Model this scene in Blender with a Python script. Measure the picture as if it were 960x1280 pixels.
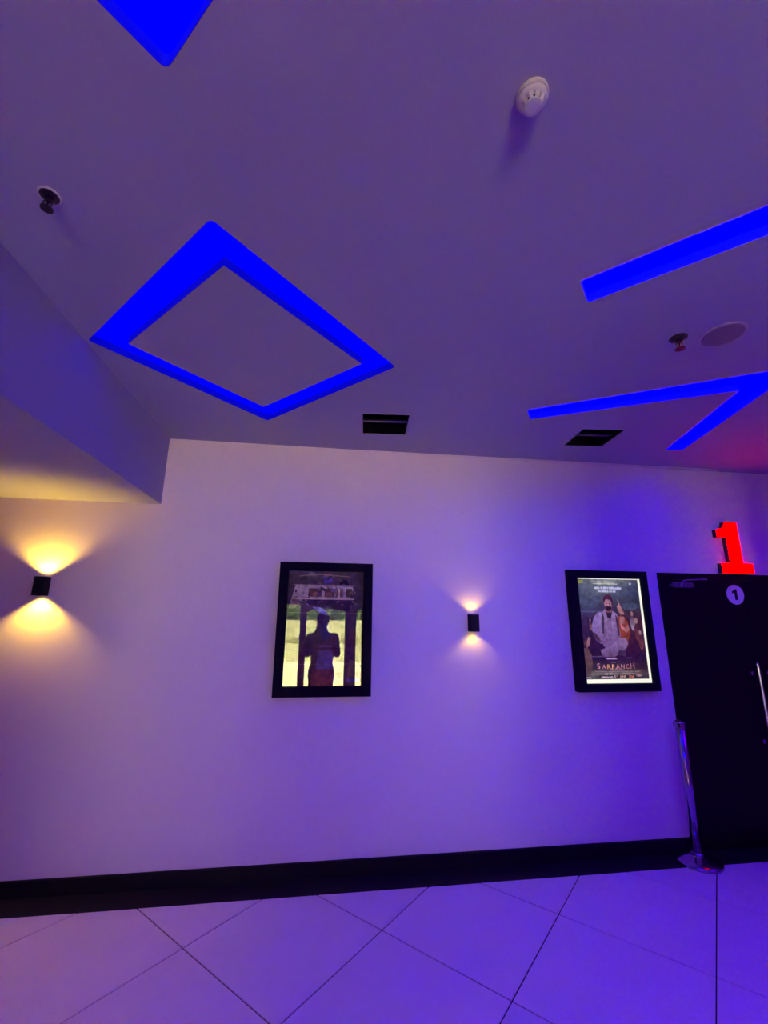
import bpy, bmesh, math, random
from mathutils import Vector, Matrix

# ------------------------------------------------------------------ scene, camera, light
scene = bpy.context.scene
for o in list(bpy.data.objects):
    bpy.data.objects.remove(o, do_unlink=True)
COL = scene.collection
random.seed(7)

CAM_H = 1.72
F_PX, PITCH, YAW, ROLL = 540.35, 0.23416, 0.13601, 0.0100
def make_camera():
    cy, sy = math.cos(YAW), math.sin(YAW)
    fw = Vector((sy*math.cos(PITCH), cy*math.cos(PITCH), math.sin(PITCH)))
    r = Vector((cy, -sy, 0)); u = r.cross(fw)
    r2 = r*math.cos(ROLL) + u*math.sin(ROLL); u2 = -r*math.sin(ROLL) + u*math.cos(ROLL)
    cd = bpy.data.cameras.new('camera'); co = bpy.data.objects.new('camera', cd); COL.objects.link(co)
    cd.sensor_fit = 'HORIZONTAL'; cd.sensor_width = 36.0; cd.lens = F_PX/960*36.0
    cd.clip_start = 0.004; cd.clip_end = 200
    m = Matrix((r2, u2, -fw)).transposed().to_4x4(); m.translation = (0, 0, CAM_H)
    co.matrix_world = m; scene.camera = co
    return fw, r2, u2
CAM_FW, CAM_R, CAM_U = make_camera()

vs = scene.view_settings
vs.view_transform = 'Standard'; vs.look = 'None'; vs.gamma = 1.0; vs.use_curve_mapping = False
vs.exposure = 0.0
scene.cycles.max_bounces = 10; scene.cycles.diffuse_bounces = 6
scene.cycles.glossy_bounces = 5; scene.cycles.transparent_max_bounces = 16
scene.cycles.sample_clamp_indirect = 60.0

world = bpy.data.worlds.new('world'); scene.world = world; world.use_nodes = True
world.node_tree.nodes['Background'].inputs[0].default_value = (0.80, 0.80, 0.62, 1)   # hazy bright day
world.node_tree.nodes['Background'].inputs[1].default_value = 1.5

sun_d = bpy.data.lights.new('sun', 'SUN'); sun_d.energy = 148.0; sun_d.angle = 0.01; sun_d.color = (1.0, 0.84, 0.58)
sun = bpy.data.objects.new('sun', sun_d); COL.objects.link(sun)
sun.rotation_euler = Vector((-0.42, -0.26, -0.87)).to_track_quat('-Z', 'Y').to_euler()

# radiance of each ceiling strip (blue LEDs at this end; unseen violet ones added as purple fill)
BLUE = (0.0, 0.0, 1.0)
STRIP_L = {'blue_near_wall': (BLUE, 1.8), 'blue_overhead': (BLUE, 2.6), 'blue_bar': (BLUE, 84.0), 'blue_vee': (BLUE, 21.0),
           'violet_fill_hall': ((0.10, 0.0, 1.0), 18.0), 'violet_fill_passage': ((0.60, 0.0, 1.0), 26.0)}

# room dimensions (metres)
D = 3.4277; ZC = 3.0755; XL, XR, YR = -4.4, 5.6, -6.0
CL, CR, YL_ = -1.262, 2.40, 0.60       # the passage behind the viewer: its added side walls and corner, set to shape the daylight
ROOF = 3.55; YH = 0.0      # YH: back of the right-hand hall

# ------------------------------------------------------------------ helpers
def lin(h):
    if isinstance(h, str):
        h = [int(h[i:i+2], 16)/255 for i in (0, 2, 4)]
        return tuple(c/12.92 if c <= 0.04045 else ((c+0.055)/1.055)**2.4 for c in h)
    return h
def mat(name, col, rough=0.6, metal=0.0, emit=0.0, ecol=None, noise=0.0, nscale=8.0, bump=0.0, bscale=60.0, spec=0.5, coord='Object'):
    m = bpy.data.materials.new(name); m.use_nodes = True
    nt = m.node_tree; b = nt.nodes['Principled BSDF']; c = (*lin(col), 1)
    b.inputs['Base Color'].default_value = c
    b.inputs['Roughness'].default_value = rough; b.inputs['Metallic'].default_value = metal
    b.inputs['Specular IOR Level'].default_value = spec
    if emit:
        b.inputs['Emission Color'].default_value = (*(ecol or lin(col)), 1); b.inputs['Emission Strength'].default_value = emit
    if noise or bump:
        tc = nt.nodes.new('ShaderNodeTexCoord')
    if noise:
        n = nt.nodes.new('ShaderNodeTexNoise'); n.inputs['Scale'].default_value = nscale; n.inputs['Detail'].default_value = 5
        nt.links.new(tc.outputs[coord], n.inputs['Vector'])
        mx = nt.nodes.new('ShaderNodeMix'); mx.data_type = 'RGBA'
        mx.inputs[6].default_value = tuple(x*(1-noise) for x in c[:3])+(1,)
        mx.inputs[7].default_value = tuple(min(1, x*(1+noise)) for x in c[:3])+(1,)
        nt.links.new(n.outputs['Fac'], mx.inputs[0]); nt.links.new(mx.outputs[2], b.inputs['Base Color'])
    if bump:
        n2 = nt.nodes.new('ShaderNodeTexNoise'); n2.inputs['Scale'].default_value = bscale; n2.inputs['Detail'].default_value = 4
        nt.links.new(tc.outputs[coord], n2.inputs['Vector'])
        bp = nt.nodes.new('ShaderNodeBump'); bp.inputs['Strength'].default_value = bump; bp.inputs['Distance'].default_value = 0.01
        nt.links.new(n2.outputs['Fac'], bp.inputs['Height']); nt.links.new(bp.outputs['Normal'], b.inputs['Normal'])
    return m
def emitter(name, col, strength):
    m = bpy.data.materials.new(name); m.use_nodes = True; nt = m.node_tree; nt.nodes.clear()
    e = nt.nodes.new('ShaderNodeEmission'); e.inputs[0].default_value = (*col, 1); e.inputs[1].default_value = strength
    o = nt.nodes.new('ShaderNodeOutputMaterial'); nt.links.new(e.outputs[0], o.inputs[0])
    return m
def pane_glass(name, ior=1.5, tint=(1, 1, 1)):
    m = bpy.data.materials.new(name); m.use_nodes = True; nt = m.node_tree; nt.nodes.clear()
    t = nt.nodes.new('ShaderNodeBsdfTransparent'); t.inputs[0].default_value = (*tint, 1)
    g = nt.nodes.new('ShaderNodeBsdfGlossy'); g.inputs['Roughness'].default_value = 0.0
    fr = nt.nodes.new('ShaderNodeFresnel'); fr.inputs[0].default_value = ior
    mx = nt.nodes.new('ShaderNodeMixShader'); o = nt.nodes.new('ShaderNodeOutputMaterial')
    nt.links.new(fr.outputs[0], mx.inputs[0]); nt.links.new(t.outputs[0], mx.inputs[1]); nt.links.new(g.outputs[0], mx.inputs[2])
    nt.links.new(mx.outputs[0], o.inputs[0])
    return m
def print_mat(name, glow, gain=1.0):
    """printed paper: colour from the print's own ink; with glow > 0 a lightbox shines through it"""
    m = bpy.data.materials.new(name); m.use_nodes = True; nt = m.node_tree; b = nt.nodes['Principled BSDF']
    a = nt.nodes.new('ShaderNodeAttribute'); a.attribute_name = 'ink'
    tc = nt.nodes.new('ShaderNodeTexCoord'); n = nt.nodes.new('ShaderNodeTexNoise'); n.inputs['Scale'].default_value = 26; n.inputs['Detail'].default_value = 6
    nt.links.new(tc.outputs['Object'], n.inputs['Vector'])
    mr = nt.nodes.new('ShaderNodeMapRange'); mr.inputs[1].default_value = 0.3; mr.inputs[2].default_value = 0.7; mr.inputs[3].default_value = 0.62*gain; mr.inputs[4].default_value = 1.38*gain
    nt.links.new(n.outputs['Fac'], mr.inputs[0])
    vm = nt.nodes.new('ShaderNodeVectorMath'); vm.operation = 'SCALE'
    nt.links.new(a.outputs['Color'], vm.inputs[0]); nt.links.new(mr.outputs[0], vm.inputs['Scale'])
    nt.links.new(vm.outputs[0], b.inputs['Base Color']); b.inputs['Roughness'].default_value = 0.6
    b.inputs['Specular IOR Level'].default_value = 0.1
    if glow:
        nt.links.new(vm.outputs[0], b.inputs['Emission Color']); b.inputs['Emission Strength'].default_value = glow
    return m

def link(name, me, m=None, parent=None, loc=None):
    o = bpy.data.objects.new(name, me); COL.objects.link(o)
    if m is not None and hasattr(me, 'materials'):
        for x in (m if isinstance(m, (list, tuple)) else [m]): me.materials.append(x)
    if parent: o.parent = parent
    if loc is not None: o.location = loc
    return o
def obj(name, bm, m, parent=None, loc=None, smooth=False):
    bmesh.ops.recalc_face_normals(bm, faces=bm.faces)
    me = bpy.data.meshes.new(name); bm.to_mesh(me); bm.free()
    if smooth:
        for p in me.polygons: p.use_smooth = True
    return link(name, me, m, parent, loc)
def tag(o, label=None, cat=None, group=None, kind=None):
    if label: o['label'] = label
    if cat: o['category'] = cat
    if group: o['group'] = group
    if kind: o['kind'] = kind
    return o
def thing(name, loc, label=None, cat=None, group=None, kind=None, rz=0.0):
    o = bpy.data.objects.new(name, None); COL.objects.link(o); o.location = loc; o.rotation_euler = (0, 0, rz)
    o.empty_display_size = 0.05
    return tag(o, label, cat, group, kind)
def B(): return bmesh.new()
def tri(bm):
    bm.normal_update(); bmesh.ops.triangulate(bm, faces=bm.faces, ngon_method='EAR_CLIP')
def box(bm, x0, x1, y0, y1, z0, z1, bev=0.0, seg=1):
    v = [bm.verts.new(p) for p in ((x0,y0,z0),(x1,y0,z0),(x1,y1,z0),(x0,y1,z0),(x0,y0,z1),(x1,y0,z1),(x1,y1,z1),(x0,y1,z1))]
    fs = [bm.faces.new([v[i] for i in q]) for q in ((3,2,1,0),(4,5,6,7),(0,1,5,4),(1,2,6,5),(2,3,7,6),(3,0,4,7))]
    if bev:
        es = list({e for f in fs for e in f.edges})
        bmesh.ops.bevel(bm, geom=es, offset=bev, segments=seg, affect='EDGES', profile=0.5)
    return bm
def prism(bm, pts, fn0, fn1):
    """polygon pts (2-D) -> solid between maps fn0 and fn1"""
    a = [bm.verts.new(fn0(*p)) for p in pts]; b = [bm.verts.new(fn1(*p)) for p in pts]
    bm.faces.new(a); bm.faces.new(b[::-1]); n = len(pts)
    for i in range(n): bm.faces.new((a[i], a[(i+1)%n], b[(i+1)%n], b[i]))
    return bm
def prism_xz(bm, pts, y0, y1): return prism(bm, pts, lambda x, z: (x, y0, z), lambda x, z: (x, y1, z))
def prism_xy(bm, pts, z0, z1): return prism(bm, pts, lambda x, y: (x, y, z0), lambda x, y: (x, y, z1))
def lathe(bm, prof, n=32, axis='Z', c=(0, 0, 0)):
    """prof: (radius, height) from bottom to top, closed with caps"""
    rings = []
    for r, h in prof:
        ring = []
        for i in range(n):
            t = 2*math.pi*i/n
            p = (r*math.cos(t), r*math.sin(t), h)
            if axis == 'Y': p = (p[0], p[2], p[1])
            ring.append(bm.verts.new((p[0]+c[0], p[1]+c[1], p[2]+c[2])))
        rings.append(ring)
    for a, b in zip(rings, rings[1:]):
        for i in range(n): bm.faces.new((a[i], a[(i+1)%n], b[(i+1)%n], b[i]))
    bm.faces.new(rings[0][::-1]); bm.faces.new(rings[-1])
    return bm
def tube(bm, pts, r, n=10):
    pts = [Vector(p) for p in pts]; rings = []
    for i, p in enumerate(pts):
        d = (pts[min(i+1, len(pts)-1)] - pts[max(i-1, 0)]).normalized()
        a = d.orthogonal().normalized() if i == 0 else (rings_a - d*rings_a.dot(d)).normalized()
        rings_a = a; b = d.cross(a)
        rr = r[i] if isinstance(r, (list, tuple)) else r
        rings.append([bm.verts.new(p + a*rr*math.cos(2*math.pi*k/n) + b*rr*math.sin(2*math.pi*k/n)) for k in range(n)])
    for a, b in zip(rings, rings[1:]):
        for i in range(n): bm.faces.new((a[i], a[(i+1)%n], b[(i+1)%n], b[i]))
    bm.faces.new(rings[0][::-1]); bm.faces.new(rings[-1])
    return bm
def copy_tree(o, parent=None):
    c = o.copy(); COL.objects.link(c); c.parent = parent
    for ch in list(o.children): copy_tree(ch, c)
    return c
def round_poly(pts, r, n=4):
    out = []
    for i, p in enumerate(pts):
        p = Vector(p); a = Vector(pts[i-1]) - p; b = Vector(pts[(i+1) % len(pts)]) - p
        a.normalize(); b.normalize()
        p0, p1 = p + a*r, p + b*r
        for k in range(n+1):
            t = k/n; out.append(tuple(p0*(1-t)**2 + p*2*t*(1-t) + p1*t*t))
    return out
def font_bm(bm, s, size, x, z, y, align='CENTER', sx=1.0, bold=0.0):
    """flat lettering standing in the XZ plane, facing -Y; returns the new vertices"""
    cu = bpy.data.curves.new('lettering', 'FONT'); cu.body = s; cu.size = size; cu.align_x = align; cu.offset = bold
    t = bpy.data.objects.new('lettering_source', cu); COL.objects.link(t)
    dg = bpy.context.evaluated_depsgraph_get(); me = t.evaluated_get(dg).to_mesh()
    base = [bm.verts.new((x + v.co.x*sx, y, z + v.co.y)) for v in me.vertices]
    faces = []
    for p in me.polygons:
        try: faces.append(bm.faces.new([base[i] for i in p.vertices]))
        except ValueError: pass
    t.evaluated_get(dg).to_mesh_clear(); bpy.data.objects.remove(t); bpy.data.curves.remove(cu)
    return base, faces

# ------------------------------------------------------------------ materials
M = {}
M['wall'] = mat('wall_paint', (0.82, 0.64, 0.72), 0.75, noise=0.03, nscale=3, bump=0.05, bscale=90, spec=0.2)
M['ceil'] = mat('ceiling_paint', (0.37, 0.34, 0.46), 0.8, noise=0.03, nscale=2.5, bump=0.04, bscale=70, spec=0.2)
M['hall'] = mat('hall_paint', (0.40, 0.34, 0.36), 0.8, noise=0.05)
M['tile'] = mat('tile', (0.74, 0.52, 0.64), 0.5, noise=0.07, nscale=5, bump=0.12, bscale=240, spec=0.35)
M['grout'] = mat('grout', (0.045, 0.035, 0.045), 0.9, bump=0.05, spec=0.1)
M['granite'] = mat('black_granite', (0.010, 0.008, 0.011), 0.5, noise=0.3, nscale=120, spec=0.15)
M['skirt'] = mat('black_skirting', (0.008, 0.007, 0.010), 0.6, noise=0.2, nscale=90, spec=0.15)
M['black'] = mat('black_frame', (0.009, 0.008, 0.010), 0.7, bump=0.03, spec=0.10)
M['matte_black'] = mat('matte_black', (0.008, 0.008, 0.009), 0.7, bump=0.02, spec=0.25)
M['duct'] = mat('duct_black', (0.004, 0.004, 0.005), 0.9, bump=0.02, spec=0.1)
M['alu'] = mat('brushed_aluminium', (0.52, 0.50, 0.50), 0.4, 1.0, bump=0.03, bscale=200)
M['chrome'] = mat('chrome', (0.48, 0.47, 0.50), 0.14, 1.0, bump=0.01, bscale=20)
M['steel'] = mat('satin_steel', (0.70, 0.68, 0.66), 0.22, 1.0, bump=0.01, bscale=120)
M['plastic'] = mat('white_plastic', (0.55, 0.53, 0.50), 0.45, bump=0.02)
M['brass'] = mat('dark_brass', (0.05, 0.04, 0.04), 0.35, 0.6, bump=0.03)
M['grille'] = mat('speaker_grille', (0.22, 0.20, 0.22), 0.7, bump=0.3, bscale=900)
for k_, v_ in STRIP_L.items(): M[k_] = emitter(k_ + '_led', *v_)
M['lining'] = mat('painted_glow_lining', (.004, .004, .55), .7, bump=.02, spec=.1)  # LED glow on the slot sides, put into an added lining's colour
M['red_face'] = emitter('red_acrylic', (1.0, 0.0, 0.0), 22.0)
M['red_side'] = mat('dark_red_side', (0.06, 0.006, 0.012), 0.5, bump=0.02)
M['warm'] = emitter('warm_lens', (1.0, 0.72, 0.10), 5.0)
M['glass'] = pane_glass('poster_glass', 1.44)
M['window_glass'] = pane_glass('window_glass', 1.4, (0.96, 1.0, 0.93))
M['backlight'] = emitter('lightbox_diffuser', (1.0, 1.0, 0.86), 1.05)
M['paper'] = mat('paper_edge', (0.75, 0.72, 0.66), 0.7, bump=0.02)
def wood():
    m = mat('dark_laminate', (0.010, 0.006, 0.009), 0.5, spec=0.14)
    nt = m.node_tree; b = nt.nodes['Principled BSDF']
    tc = nt.nodes.new('ShaderNodeTexCoord'); mp = nt.nodes.new('ShaderNodeMapping'); mp.inputs['Scale'].default_value = (60, 60, 1.6)
    n = nt.nodes.new('ShaderNodeTexNoise'); n.inputs['Scale'].default_value = 4.0; n.inputs['Detail'].default_value = 7
    cr = nt.nodes.new('ShaderNodeValToRGB'); cr.color_ramp.elements[0].color = (0.003, 0.002, 0.002, 1); cr.color_ramp.elements[1].color = (0.014, 0.006, 0.007, 1)
    nt.links.new(tc.outputs['Object'], mp.inputs[0]); nt.links.new(mp.outputs[0], n.inputs['Vector'])
    nt.links.new(n.outputs['Fac'], cr.inputs[0]); nt.links.new(cr.outputs[0], b.inputs['Base Color'])
    return m
M['wood'] = wood()

# ------------------------------------------------------------------ floor: diagonal tiles, dark border
bm = B(); box(bm, XL, XR, YR, D+0.15, -0.10, -0.004)
floor = tag(obj('floor', bm, M['grout']), 'pale square floor tiles laid diagonally', kind='structure')
EDGE = 3.234
T0 = Vector((-1.7164, 2.8674)); TS = 0.75; TA = math.radians(-44.78); GAP = 0.0032
TU = Vector((math.cos(TA), math.sin(TA))); TV = Vector((-math.sin(TA), math.cos(TA)))
def clip(poly, n, d):
    out = []
    for i, p in enumerate(poly):
        q = poly[(i+1) % len(poly)]; a = p.dot(n)-d; b = q.dot(n)-d
        if a <= 0: out.append(p)
        if a*b < 0: out.append(p + (q-p)*(a/(a-b)))
    return out
whole = None
for i in range(-14, 16):
    for j in range(-16, 14):
        q = [T0 + TU*(TS*(i+a)) + TV*(TS*(j+b)) for a, b in ((0,0),(1,0),(1,1),(0,1))]
        c = sum(q, Vector((0, 0)))/4
        q = [p + (TU*(1 if (k in (0, 3)) else -1) + TV*(1 if k in (0, 1) else -1))*GAP for k, p in enumerate(q)]
        full = list(q)
        for n, d in ((Vector((1,0)), XR-.002), (Vector((-1,0)), -XL-.002), (Vector((0,1)), EDGE-.001), (Vector((0,-1)), -YR-.002)):
            if len(q) >= 3: q = clip(q, n, d)
        if len(q) >= 3 and (min(p.x for p in q) > CR+.1 and max(p.y for p in q) < YH-.05 or max(p.x for p in q) < CL-.05 and max(p.y for p in q) < YL_-.05): continue   # under the side blocks
        if len(q) < 3: continue
        area = abs(sum(q[k].x*q[(k+1)%len(q)].y - q[(k+1)%len(q)].x*q[k].y for k in range(len(q))))/2
        if area < 0.004: continue
        is_full = len(q) == 4 and all((a-b).length < 1e-6 for a, b in zip(q, full))
        if is_full and whole is not None:
            link('tile', whole, None, floor, (c.x, c.y, 0)); continue
        bm = B(); top = [(p-c)*1.0 for p in q]; ins = [p - p.normalized()*0.0012 for p in top]
        a = [bm.verts.new((p.x, p.y, -0.004)) for p in top]; b = [bm.verts.new((p.x, p.y, -0.0012)) for p in top]; e = [bm.verts.new((p.x, p.y, 0)) for p in ins]
        nn = len(q); bm.faces.new(a[::-1]); bm.faces.new(e)
        for k in range(nn):
            bm.faces.new((a[k], a[(k+1)%nn], b[(k+1)%nn], b[k])); bm.faces.new((b[k], b[(k+1)%nn], e[(k+1)%nn], e[k]))
        t = obj('tile', bm, M['tile'], floor, (c.x, c.y, 0))
        if is_full: whole = t.data
bm = B(); box(bm, XL, XR, EDGE+.001, D+0.15, -0.004, 0.0005)
tag(obj('trim_1', bm, M['granite']), 'black granite border strip in the floor along the back wall', kind='structure')

# ------------------------------------------------------------------ back wall, skirting, door
DX0, DX1, DZ = 2.872, 4.560, 2.103
bm = B()
prism_xz(bm, [(XL-.15, 0), (DX0, 0), (DX0, DZ), (DX1, DZ), (DX1, 0), (XR+.15, 0), (XR+.15, ROOF), (XL-.15, ROOF)], D, D+.15)
tri(bm)
tag(obj('wall_back', bm, M['wall']), 'pale painted wall washed purple by the ceiling strips', kind='structure')
bm = B()
for x0, x1 in ((XL, DX0), (DX1, XR)):
    prism(bm, [(D+.001, 0), (D-.012, 0), (D-.012, .088), (D-.008, .0935), (D+.001, .0945)], lambda y, z: (x0, y, z), lambda y, z: (x1, y, z))
tag(obj('baseboard_back', bm, M['skirt']), 'black skirting along the foot of the back wall', kind='structure')

door = thing('door_1', (DX0, D, 0), 'dark laminate double door of the first auditorium', kind='structure')
W = DX1-DX0; JB = 0.055
bm = B(); prism_xz(bm, [(0, 0), (JB, 0), (JB, DZ-JB), (W-JB, DZ-JB), (W-JB, 0), (W, 0), (W, DZ), (0, DZ)], -.012, .12)
tri(bm)
obj('door_frame', bm, M['wood'], door)
bm = B(); box(bm, 0, W, .10, .15, 0, DZ); obj('door_backing', bm, M['matte_black'], door)
MID = W/2
for k, (x0, x1) in enumerate(((JB+.003, MID-.0015), (MID+.0015, W-JB-.003))):
    bm = B(); box(bm, x0, x1, -.004, .045, .006, DZ-JB-.003, .002)
    leaf = obj('door_leaf', bm, M['wood'], door)
    hx = x1-.075 if k == 0 else x0+.075
    bm = B(); tube(bm, [(hx, -.065, .66), (hx, -.065, .67), (hx, -.065, 1.35), (hx, -.065, 1.362)], [.010, .014, .014, .008], 14)
    for z in (.74, 1.27): tube(bm, [(hx, -.065, z), (hx, -.003, z)], .008, 10); tube(bm, [(hx, -.010, z), (hx, -.003, z)], .016, 12)
    obj('pull_handle', bm, M['steel'], leaf, smooth=False)['label'] = 'tubular steel pull handle'
    if k == 0:
        bm = B(); box(bm, .125, .318, -.034, -.004, 1.976, 2.022, .005); obj('closer_body', bm, mat('grey_closer', (.16, .15, .18), .4, .5, bump=.02), leaf)
        bm = B(); lathe(bm, [(.012, -.005), (.012, .0), (.010, .002)], 14, 'Y', (.112, -.008, 1.997)); lathe(bm, [(.010, -.046), (.012, -.044), (.012, -.032)], 14, 'Y', (.19, 0, 1.999))
        obj('closer_spindle', bm, M['steel'], leaf)
        bm = B(); tube(bm, [(.19, -.046, 2.005), (.20, -.048, 2.030), (.235, -.05, 2.040), (.36, -.045, 2.048), (.425, -.035, 2.052)], .0045, 8)
        lathe(bm, [(.011, -.05), (.011, -.012)], 14, 'Y', (.428, 0, 2.052)); obj('closer_arm', bm, M['alu'], leaf)
        # round number plaque
        bm = B(); lathe(bm, [(.0835, -.0085), (.0855, -.0075), (.0855, -.004)], 48, 'Y', (.738, 0, 1.926)); obj('number_plaque', bm, mat('plaque_white', (.82, .78, .82), .5, bump=.01), leaf)['label'] = 'round white plaque'
        bm = B(); prism_xz(bm, [(.728, 1.880), (.755, 1.880), (.755, 1.974), (.738, 1.974), (.706, 1.954), (.706, 1.934), (.728, 1.946)], -.0095, -.0084)
        obj('plaque_numeral', bm, M['matte_black'], leaf)['label'] = 'black numeral 1'

# ------------------------------------------------------------------ ceiling with the slots cut in
REC = 0.060
def diamond(cx, cy, a, b): return [(cx, cy-b), (cx+a, cy), (cx, cy+b), (cx-a, cy)]
rings = [((-.448, 2.144), .800, .826, .606, .612, 'blue_near_wall'), ((-.454, .064), .800, .826, .606, .612, 'blue_overhead'),
         ((-.454, -2.05), .800, .826, .606, .612, 'violet_fill_passage'), ((-.454, -4.15), .800, .826, .606, .612, 'violet_fill_passage'),  # both unseen, added to tint wall and floor purple
         ((4.60, 1.60), .800, .826, .606, .612, 'violet_fill_hall')]  # unseen ring added as fill for the right-hand wall
bar1 = [(1.005, 1.399), (1.109, 1.508), (2.480, .193), (2.376, .084)]
vee = [(1.316, 2.526), (2.563, 1.790), (2.904, 2.998), (2.767, 3.021), (2.470, 2.074), (1.399, 2.649)]
def rot_rect(cx, cy, w, h, a):
    c, s = math.cos(a), math.sin(a)
    return [(cx + x*c - y*s, cy + x*s + y*c) for x, y in ((-w/2,-h/2),(w/2,-h/2),(w/2,h/2),(-w/2,h/2))]
VA = math.radians(-5.6)
vents = [((.398, 2.900), .333, .350), ((2.028, 2.885), .322, .335)]
holes = [round_poly(diamond(*r[0], r[1], r[2]), .025) for r in rings]
bars = [(round_poly(bar1, .012), 'blue_bar'), (round_poly(vee, .010), 'blue_vee')]
holes += [b[0] for b in bars] + [rot_rect(*v[0], v[1], v[2], VA) for v in vents]
SOFF = -1.262
bm = B()
def loop(bm, pts, z):
    v = [bm.verts.new((x, y, z)) for x, y in pts]
    return v, [bm.edges.new((v[i], v[(i+1) % len(v)])) for i in range(len(v))]
edges = loop(bm, [(XL, YR), (XR, YR), (XR, D), (XL, D)], ZC)[1]
hl = []
for h in holes:
    v, e = loop(bm, h, ZC); edges += e; hl.append(v)
bmesh.ops.triangle_fill(bm, edges=edges, use_beauty=True, normal=(0, 0, -1))
for v in hl:
    up = [bm.verts.new(p.co + Vector((0, 0, REC))) for p in v]
    for i in range(len(v)): bm.faces.new((v[i], v[(i+1) % len(v)], up[(i+1) % len(v)], up[i]))
ceiling = tag(obj('ceiling', bm, M['ceil']), 'painted plaster ceiling with slots for light strips', kind='structure')
for r in rings:
    bm = B(); prism_xy(bm, diamond(*r[0], r[3], r[4]), ZC, ZC+REC); obj('ceiling_panel', bm, M['ceil'], ceiling)
bm = B(); box(bm, XL-.15, XR+.15, YR-.15, D+.15, ROOF-.05, ROOF)
tag(obj('roof_slab', bm, M['hall']), 'roof slab over the hall', kind='structure')
# plaster bead where ceiling meets wall, widening to the right
bm = B(); prism_xy(bm, [(.30, D-.004), (3.6, D-.055), (3.6, D-.045), (.30, D-.001)], ZC-.013, ZC+.001)
tag(obj('trim_2', bm, M['wall']), 'thin plaster bead along the ceiling edge', kind='structure')

def lining(bm, pts, inset):
    """thin strip lining the sides of a slot; inset > 0 goes inwards"""
    n = len(pts); a = sum(pts[i][0]*pts[(i+1)%n][1]-pts[(i+1)%n][0]*pts[i][1] for i in range(n)); sg = 1 if a > 0 else -1
    off = []
    for i in range(n):
        p = Vector(pts[i]); d = (Vector(pts[(i+1)%n]) - Vector(pts[i-1])).normalized()
        off.append(p + Vector((-d.y, d.x))*inset*sg)
    q = [[bm.verts.new((p[0], p[1], z)) for p in L_] for z in (-REC+.001, -.002) for L_ in (pts, off)]
    for i in range(n):
        j = (i+1) % n
        for A, C in ((q[0], q[1]), (q[2], q[3]), (q[0], q[2]), (q[1], q[3])): bm.faces.new((A[i], A[j], C[j], C[i]))
ring_lab = ['blue glowing diamond outline in the ceiling, whole, touching the bulkhead', 'blue glowing diamond tip at the top edge of the photo',
            'added violet fill strip in the unseen ceiling behind the viewer', 'added violet fill strip in the unseen ceiling near the rear windows', 'added violet fill strip in the unseen ceiling beyond the door, past the right edge']
for r, lab in zip(rings, ring_lab):
    bm = B(); n = 4
    o_ = diamond(*r[0], r[1]-.001, r[2]-.001); i_ = diamond(*r[0], r[3]+.001, r[4]+.001)
    z0, z1 = ZC+REC-.016, ZC+REC-.002
    q = [[bm.verts.new((x, y, z)) for x, y in pts] for z in (z0, z1) for pts in (o_, i_)]
    for k in range(4):
        l = (k+1) % 4
        for a, b in ((q[0], q[1]), (q[2], q[3]), (q[0], q[2]), (q[1], q[3])): bm.faces.new((a[k], a[l], b[l], b[k]))
    t = thing('cove_light', (r[0][0], r[0][1], ZC+REC), lab, 'ceiling light', 'light strips in the ceiling')
    for v in bm.verts: v.co -= t.location
    obj('light_strip', bm, M[r[5]], t)
    bm = B(); prism_xy(bm, diamond(0, 0, r[1]+.03, r[2]+.03), 0, .02); obj('backing_board', bm, M['ceil'], t)
    bm = B(); lining(bm, [(x-r[0][0], y-r[0][1]) for x, y in round_poly(diamond(*r[0], r[1], r[2]), .025)], .0015); lining(bm, diamond(0, 0, r[3], r[4]), -.0015); obj('glow_lining', bm, M['lining'], t)
bar_lab = ['straight blue light strip in the ceiling above the round speaker', 'blue light strips meeting in a V beside the right-hand vent']
for (pts, c), lab in zip(bars, bar_lab):
    cx = sum(p[0] for p in pts)/len(pts); cy = sum(p[1] for p in pts)/len(pts)
    t = thing('cove_light', (cx, cy, ZC+REC), lab, 'ceiling light', 'light strips in the ceiling')
    bm = B(); prism_xy(bm, [(x-cx, y-cy) for x, y in pts], -.016, -.002); tri(bm); obj('light_strip', bm, M[c], t)
    bm = B(); prism_xy(bm, [(x-cx, y-cy) for x, y in pts], 0, .02); tri(bm); obj('backing_board', bm, M['ceil'], t)
    bm = B(); lining(bm, [(x-cx, y-cy) for x, y in pts], .0015); obj('glow_lining', bm, M['lining'], t)

# bulkhead on the left
bm = B(); box(bm, XL, SOFF, YL_, D, 2.534, ZC+.002)
tag(obj('bulkhead', bm, M['ceil']), 'boxed-in plaster bulkhead under the ceiling on the left', kind='structure')

# ------------------------------------------------------------------ side walls, added daylight blockers, windowed rear wall
bm = B(); box(bm, XL-.15, XL, YR-.15, D, -.1, ROOF); tag(obj('wall_left', bm, M['hall']), 'side wall of the hall', kind='structure')
bm = B(); box(bm, XR, XR+.15, YR-.15, D, -.1, ROOF); tag(obj('wall_right', bm, M['hall']), 'far side wall of the hall', kind='structure')
bm = B(); box(bm, XL, CL, YR-.15, YL_, -.1, ROOF); tag(obj('wall_added_left', bm, M['hall']), 'added wall on the left of the passage, cutting off daylight', kind='structure')  # unseen, added to shade the left end of the back wall
bm = B(); box(bm, CR, XR, YR-.15, YH, -.1, ROOF); tag(obj('wall_added_right', bm, M['hall']), 'added wall on the right of the passage, cutting off daylight', kind='structure')  # unseen, added to keep window light off the far right
bm = B(); box(bm, .93, 1.98, -.66, -.54, 0, 2.46, .008); tag(obj('wall_daylight_blocker', bm, M['hall']), 'added free-standing daylight blocker behind the viewer on the right, short of the ceiling', kind='structure')  # unseen, added to shade the right of the back wall
bays = [(-1.20, -.58, 0), (-.46, .69, 1), (.95, 1.17, 2)]
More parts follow.
